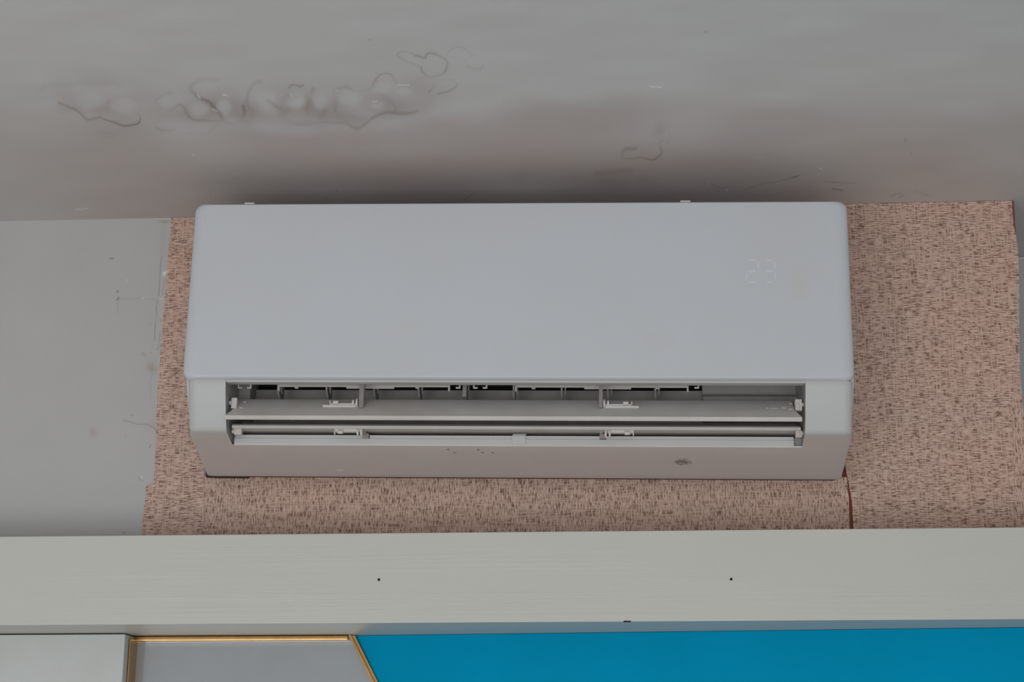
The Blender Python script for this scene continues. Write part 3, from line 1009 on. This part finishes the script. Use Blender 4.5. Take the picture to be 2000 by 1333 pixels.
for px in (1496.5, 1499.5):
    mould(bm, px, 796, 0.0007, 0.0040)
for px, lx in ((1498, 0.002), (1505, 0.0015), (1508.5, 0.0012), (1512, 0.0015), (1515.5, 0.0012), (1519, 0.0012), (1527, 0.0014), (1530.5, 0.0014), (1534, 0.0014)):
    mould(bm, px, 798, lx, 0.0014)
for px in (1527, 1531, 1535):
    mould(bm, px, 795, 0.0016, 0.0010)
for px, py in ((1544, 786), (1544, 801), (478, 782.5), (471, 798.5)):
    mould(bm, px, py, 0.0046, 0.0009)
obj('moulded_marks', bm, M_SMALL, up, smooth=0)['kind'] = 'stuff'

# support arms with ribbed faces, and the feet that show below the lower louver
for x0, x1, fx0, fx1 in ((702.5, 709.5, 709.5, 720), (1170, 1177, 1171, 1183)):
    da = 0.158
    u0, wt = L(x0, 748, da)
    u1, wb = L(x1, 795, da)
    bm = bmesh.new()
    box(bm, u0, u1, -da + 0.0008, -da + 0.012, wb, wt)
    nr = 17
    for i in range(nr):
        z0 = wb + 0.0016 + (wt - wb - 0.0016) * i / nr
        box(bm, u0, u1, -da - 0.0003, -da + 0.001, z0 + 0.0005, z0 + (wt - wb) / nr - 0.0003)
    box(bm, u0, u1, -da, -da + 0.004, wb - 0.0008, wb + 0.0016, 0.0004, 1)
    arm = obj('support_arm', bm, M_ARM, ac, smooth=0)
    bm = bmesh.new()
    df = 0.121
    a0, b1 = L(fx0, 838, df)
    a1, b0 = L(fx1, 857.5, df)
    box(bm, a0, a1, -df, -df + 0.012, b0, b0 + (b1 - b0) * 0.55, 0.0006, 1)
    box(bm, a0, a0 + (a1 - a0) * 0.6, -df - 0.004, -df + 0.012, b0 + (b1 - b0) * 0.45, b1, 0.0015, 2)
    obj('arm_foot', bm, M_ARM, arm)

# vertical air vanes and the bars that link them
for i, px in enumerate((547, 642, 735, 822, 913, 1008, 1102, 1192, 1285)):
    u = L(px - 5, 765, 0.118)[0]
    bm = bmesh.new()
    top = 0.1245 if i != 4 else 0.134
    prism(bm, [(0.119, top), (0.116, 0.1150), (0.098, 0.1000), (0.076, 0.1000), (0.076, 0.134), (0.11, 0.134)], u - 0.0011, u + 0.0011)
    prism(bm, [(0.1195, top), (0.1165, 0.1150), (0.110, 0.1110), (0.110, top)], u + 0.0045, u + 0.0058)
    if i == 4:
        box(bm, u - 0.003, u + 0.003, -0.124, -0.119, 0.104, 0.130, 0.0008, 1)
    obj('air_vane', bm, M_ARM, ac, smooth=0)
DR = 0.130
for x0, x1, xm0, xm1 in ((543, 879, 676, 770), (1006, 1345, 1141, 1233)):
    u0, u1 = L(x0, 755, DR)[0], L(x1, 755, DR)[0]
    m0, m1 = L(xm0, 755, DR)[0], L(xm1, 755, DR)[0]
    wt, wb = L(1000, 750, DR)[1], L(1000, 756.5, DR)[1]
    bm = bmesh.new()
    box(bm, u0, u1, -DR, -DR + 0.004, wb, wt, 0.0007, 1)
    box(bm, m0, m1, -DR, -DR + 0.004, wb - 0.0024, wb + 0.001, 0.0007, 1)
    box(bm, u0, u0 + 0.0026, -DR - 0.001, -DR + 0.006, wb - 0.0062, wt, 0.0006, 1)
    box(bm, u1 - 0.0026, u1, -DR - 0.001, -DR + 0.006, wb - 0.0062, wt, 0.0006, 1)
    for xt in ((579, 815) if x0 < 900 else (1042, 1285)):
        ut = L(xt, 758, DR)[0]
        box(bm, ut - 0.0027, ut + 0.0027, -DR - 0.0012, -DR + 0.004, wb - 0.0024, wb - 0.0004, 0.0004, 1)
    obj('vane_link_bar', bm, M_LOUVER, ac)
# small L-shaped hooks hanging from the top of the outlet
for px, s in ((466, 1), (490, -1), (898, -1), (925.5, 1), (950.5, -1), (1364, -1)):
    dh = 0.138
    u, wt = L(px, 746, dh)
    wb = L(px, 759, dh)[1]
    bm = bmesh.new()
    box(bm, u - 0.0011, u + 0.0011, -dh, -dh + 0.0035, wb + 0.001, wt + 0.002, 0.0004, 1)
    a0, a1 = sorted((u - s * 0.0010, u + s * 0.0055))
    box(bm, a0, a1, -dh, -dh + 0.0035, wb, wb + 0.0022, 0.0005, 1)
    obj('hook', bm, M_SMALL, ac)
